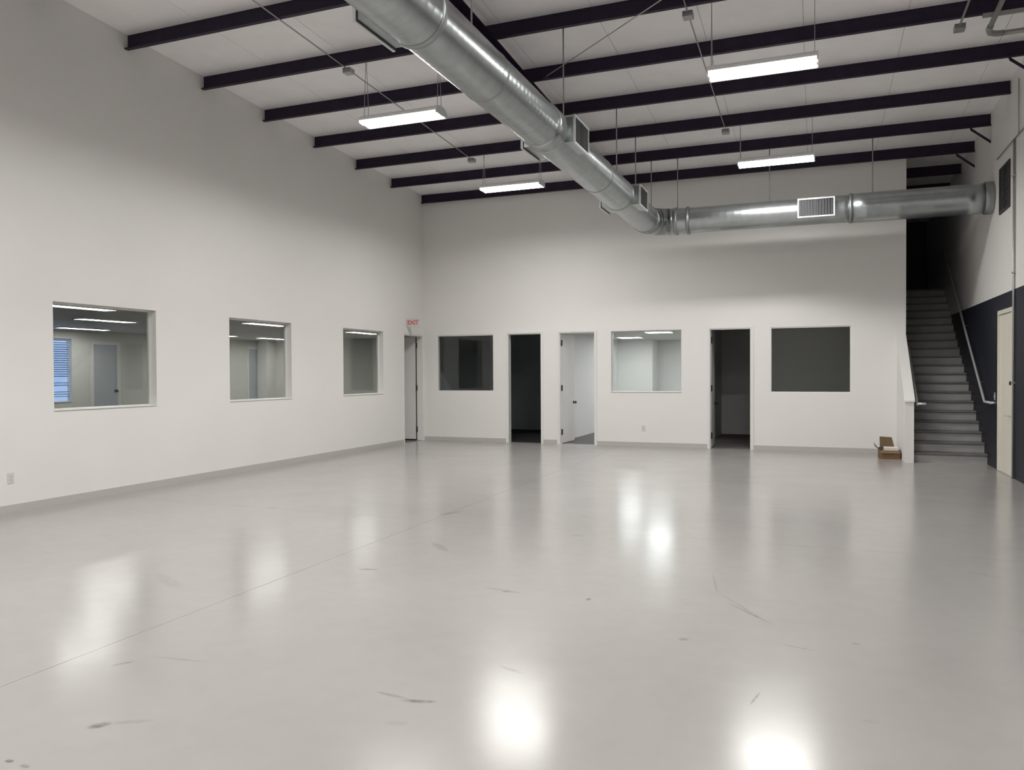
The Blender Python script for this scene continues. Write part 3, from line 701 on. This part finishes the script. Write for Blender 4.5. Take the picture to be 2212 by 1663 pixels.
zz = zroof(-5.3)-0.06
part('pipe_run', MB().tube([(10.60, -12.0, zroof(-12.0)-0.06), (10.60, -5.48, zz)], 0.030, 14), M['pipe'], gp, smooth=True)
part('elbow', MB().tube([(10.60, -5.50, zz), (10.60, -5.40, zz-0.005), (10.63, -5.30, zz-0.01), (10.70, -5.25, zz-0.01), (10.78, -5.24, zz-0.01)], 0.036, 14), M['pipe'], gp, smooth=True)
part('pipe_branch', MB().tube([(10.76, -5.24, zz-0.01), (W-0.002, -5.24, zz-0.01)], 0.030, 14), M['pipe'], gp, smooth=True)
part('strut', MB().box(10.48, W-0.002, -5.72, -5.68, zroof(-5.7)-0.045, zroof(-5.7)-0.003), M['pipe'], gp)
wc = thing('conduit', (W, -3.22, 0), 'thin vertical conduit on the right wall beside the cream door', 'conduit')
part('pipe_run', MB().tube([(W-0.022, -3.22, 0.0), (W-0.022, -3.22, 4.92)], 0.016, 10), M['conduit'], wc, smooth=True)
part('pipe_run', MB().tube([(W-0.020, -2.05, 4.93), (W-0.020, -12.0, 4.93)], 0.009, 8), M['conduit'], wc, smooth=True)
part('pipe_run', MB().tube([(W-0.020, -3.47, 4.93), (W-0.020, -3.47, zroof(-3.47))], 0.009, 8), M['conduit'], wc, smooth=True)
for z in (1.4, 3.0, 4.4): part('strap', MB().box(W-0.042, W-0.001, -3.25, -3.19, z-0.012, z+0.012), M['conduit'], wc)

br = thing('brace_rod', (5.744000, -6.384000, 5.831000), 'thin diagonal bracing rod under the purlins right of the duct', 'brace')
part('rod', MB().tube([(5.030650, -5.815850, 5.805150), (7.0800, -7.4480, 5.8790)], 0.007, 8), M['conduit'], br, smooth=True)
part('end_plate', MB().box(5.000650, 5.060650, -5.845850, -5.785850, 5.795150, 5.825150), M['purlin'], br)
# return grille high on the right wall
rg = thing('return_grille', (W, -2.55, 4.38), 'large grey return air grille high on the right wall', 'vent')
gy0, gy1, gz0, gz1 = -2.90, -2.20, 4.02, 4.73
f = MB().box(W-0.02, W, gy0, gy1, gz1-0.03, gz1).box(W-0.02, W, gy0, gy1, gz0, gz0+0.03).box(W-0.02, W, gy0, gy0+0.03, gz0+0.03, gz1-0.03).box(W-0.02, W, gy1-0.03, gy1, gz0+0.03, gz1-0.03)
part('frame', f, M['reg_dark'], rg)
part('backing', MB().box(W-0.004, W-0.001, gy0+0.03, gy1-0.03, gz0+0.03, gz1-0.03), M['plate_dark'], rg)
part('centre_bar', MB().box(W-0.018, W-0.004, -2.56, -2.54, gz0+0.03, gz1-0.03), M['reg_dark'], rg)
for i in range(16):
    z = gz0+0.05+i*0.0405
    part('louver', MB().add([(W-0.018, gy0+.03, z-0.012), (W-0.018, gy1-.03, z-0.012), (W-0.005, gy1-.03, z+0.012), (W-0.005, gy0+.03, z+0.012),
                             (W-0.016, gy0+.03, z-0.014), (W-0.016, gy1-.03, z-0.014), (W-0.003, gy1-.03, z+0.010), (W-0.003, gy0+.03, z+0.010)],
                            [(0,3,2,1),(4,5,6,7),(0,1,5,4),(1,2,6,5),(2,3,7,6),(3,0,4,7)]), M['reg_dark'], rg)

# ------------------------------------------------------------------ troffers in the rooms beyond
def troffer(x, y, z, lx, ly, m, lab, grp):
    t = thing('ceiling_light', (x, y, z), lab, 'ceiling light', grp)
    f = MB()
    f.box(x-lx/2, x+lx/2, y-ly/2, y-ly/2+.02, z-0.02, z).box(x-lx/2, x+lx/2, y+ly/2-.02, y+ly/2, z-0.02, z)
    f.box(x-lx/2, x-lx/2+.02, y-ly/2+.02, y+ly/2-.02, z-0.02, z).box(x+lx/2-.02, x+lx/2, y-ly/2+.02, y+ly/2-.02, z-0.02, z)
    part('frame', f, M['white_metal'], t)
    part('diffuser', MB().box(x-lx/2+.02, x+lx/2-.02, y-ly/2+.02, y+ly/2-.02, z-0.014, z-0.002), M[m], t)
for (x, y, lab) in ((-1.60, -7.95, 'nearest lit ceiling strip seen at the top of the leftmost window'), (-3.6, -5.70, 'second lit ceiling strip seen through the leftmost window'),
                    (-1.75, -3.50, 'lit ceiling strip seen at the top of the middle left window'), (-1.80, 0.20, 'lit ceiling strip seen at the top of the narrowest left window'),
                    (-5.70, -0.45, 'small far ceiling strip at the left edge of the middle window'), (-6.2, -4.0, 'far ceiling strip above the blue daylit window'), (-5.7, 1.75, 'far ceiling strip before the pale door at the end of the side room')):  # last strip is an extra lamp, added to brighten the far doorway
    troffer(x, y, 2.60, 0.28, 1.2, 'room_lens', lab, 'side room ceiling strips')
troffer(5.165, 2.10, 2.54, 0.62, 0.62, 'office_lens', 'nearer square ceiling light inside the lit office', 'lit office ceiling lights')
troffer(5.85, 5.20, 2.54, 0.62, 0.62, 'office_lens', 'third square ceiling light, out of sight at the back of the lit office', 'lit office ceiling lights')  # unseen lamp added to light the side of the projecting wall
troffer(3.91, 4.60, 2.54, 0.62, 0.62, 'office_lens', 'farther square ceiling light inside the lit office', 'lit office ceiling lights')

# ------------------------------------------------------------------ exit sign on an arm over the corner door
es = thing('exit_sign', (0.16, -0.83, 2.63), 'small red and white exit sign over the corner door', 'sign')
part('housing', MB().bbox(0.03, 0.315, -0.845, -0.815, 2.63, 2.82, 0.004), M['sign_white'], es)
part('bracket', MB().box(0.0, 0.03, -0.85, -0.81, 2.66, 2.79), M['sign_white'], es)
cu = bpy.data.curves.new('exit_letters', 'FONT'); cu.body = 'EXIT'; cu.size = 0.135; cu.align_x = 'CENTER'; cu.align_y = 'CENTER'; cu.extrude = 0.002; cu.offset = 0.004
tmp = bpy.data.objects.new('tmp', cu); COL.objects.link(tmp)
bpy.context.view_layer.update()
me = bpy.data.meshes.new_from_object(tmp.evaluated_get(bpy.context.evaluated_depsgraph_get())); bpy.data.objects.remove(tmp)
me.materials.clear(); me.materials.append(M['sign_red'])
lt = bpy.data.objects.new('letters', me); COL.objects.link(lt); lt.parent = es
lt.rotation_euler = (math.radians(90), 0, 0); lt.location = (0.1725-0.16, -0.847+0.83, 2.725-2.63); lt['label'] = 'red letters reading EXIT'

# ------------------------------------------------------------------ wall plates
def outlet(x, y, z, axis, lab):
    t = thing('outlet', (x, y, z), lab, 'outlet', 'wall outlets')
    if axis == 'x':
        pl = part('plate', MB().bbox(x, x+0.006, y-0.038, y+0.038, z-0.06, z+0.06, 0.002), M['plate'], t)
        for dz in (-0.02, 0.02):
            for dy in (-0.006, 0.006): part('slot', MB().box(x+0.006, x+0.0068, y+dy-0.0015, y+dy+0.0015, z+dz-0.007, z+dz+0.007), M['plate_dark'], t, parent=pl)
    else:
        pl = part('plate', MB().bbox(x-0.038, x+0.038, y-0.006, y, z-0.06, z+0.06, 0.002), M['plate'], t)
        for dz in (-0.02, 0.02):
            for dx in (-0.006, 0.006): part('slot', MB().box(x+dx-0.0015, x+dx+0.0015, y-0.0068, y-0.006, z+dz-0.007, z+dz+0.007), M['plate_dark'], t, parent=pl)
outlet(0.0, -10.19, 0.40, 'x', 'white outlet low on the left wall at the picture edge')
outlet(5.225, 0.0, 0.39, 'y', 'white outlet under the lit office window')
sw = thing('light_switch', (W, -1.88, 1.17), 'grey switch plate on the navy wall at the handrail end', 'switch')
sp = part('plate', MB().bbox(W-0.008, W, -1.92, -1.84, 1.10, 1.225, 0.002), M['plate_grey'], sw)
part('toggle', MB().box(W-0.018, W-0.008, -1.887, -1.873, 1.15, 1.175), M['plate'], sw, parent=sp)

# ------------------------------------------------------------------ cardboard box by the half wall
bx0, bx1, by0, by1, bh, th = 9.71, 10.045, -0.98, -0.55, 0.155, 0.005
cb = thing('cardboard_box', ((bx0+bx1)/2, (by0+by1)/2, 0), 'open brown cardboard box on the floor against the white half wall', 'box')
part('bottom', MB().box(bx0, bx1, by0, by1, 0.001, 0.006), M['cardboard_in'], cb)
part('side', MB().box(bx0, bx1, by0, by0+th, 0.006, bh), M['cardboard'], cb)
part('side', MB().box(bx0, bx1, by1-th, by1, 0.006, bh+0.02), M['cardboard_in'], cb)
part('side', MB().box(bx0, bx0+th, by0+th, by1-th, 0.006, bh), M['cardboard'], cb)
part('side', MB().box(bx1-th, bx1, by0+th, by1-th, 0.006, bh), M['cardboard_in'], cb)
def flap(p0, p1, p2, p3, m):
    n = (Vector(p1)-Vector(p0)).cross(Vector(p3)-Vector(p0)).normalized()*0.004
    q = [p0, p1, p2, p3]; part('flap', MB().add(q+[tuple(Vector(v)+n) for v in q], [(0,3,2,1),(4,5,6,7),(0,1,5,4),(1,2,6,5),(2,3,7,6),(3,0,4,7)]), M[m], cb)
flap((bx0+0.03, by1, bh+0.02), (bx1-0.06, by1, bh+0.02), (bx1-0.10, by1+0.07, 0.355), (bx0+0.03, by1+0.07, 0.365), 'cardboard_in')
flap((bx0, by0+0.02, bh), (bx0, by1-0.02, bh), (bx0-0.075, by1-0.04, bh+0.10), (bx0-0.075, by0+0.04, bh+0.06), 'cardboard')
flap((bx0+0.01, by0, bh), (bx1-0.01, by0, bh), (bx1-0.02, by0-0.03, bh-0.05), (bx0+0.02, by0-0.03, bh-0.05), 'cardboard')
single('paper_box', MB().bbox(9.79, 10.025, -0.90, -0.66, 0.007, 0.20, 0.004), M['paper'], (9.9, -0.78, 0.007), 'white paper carton standing inside the open cardboard box', 'carton')
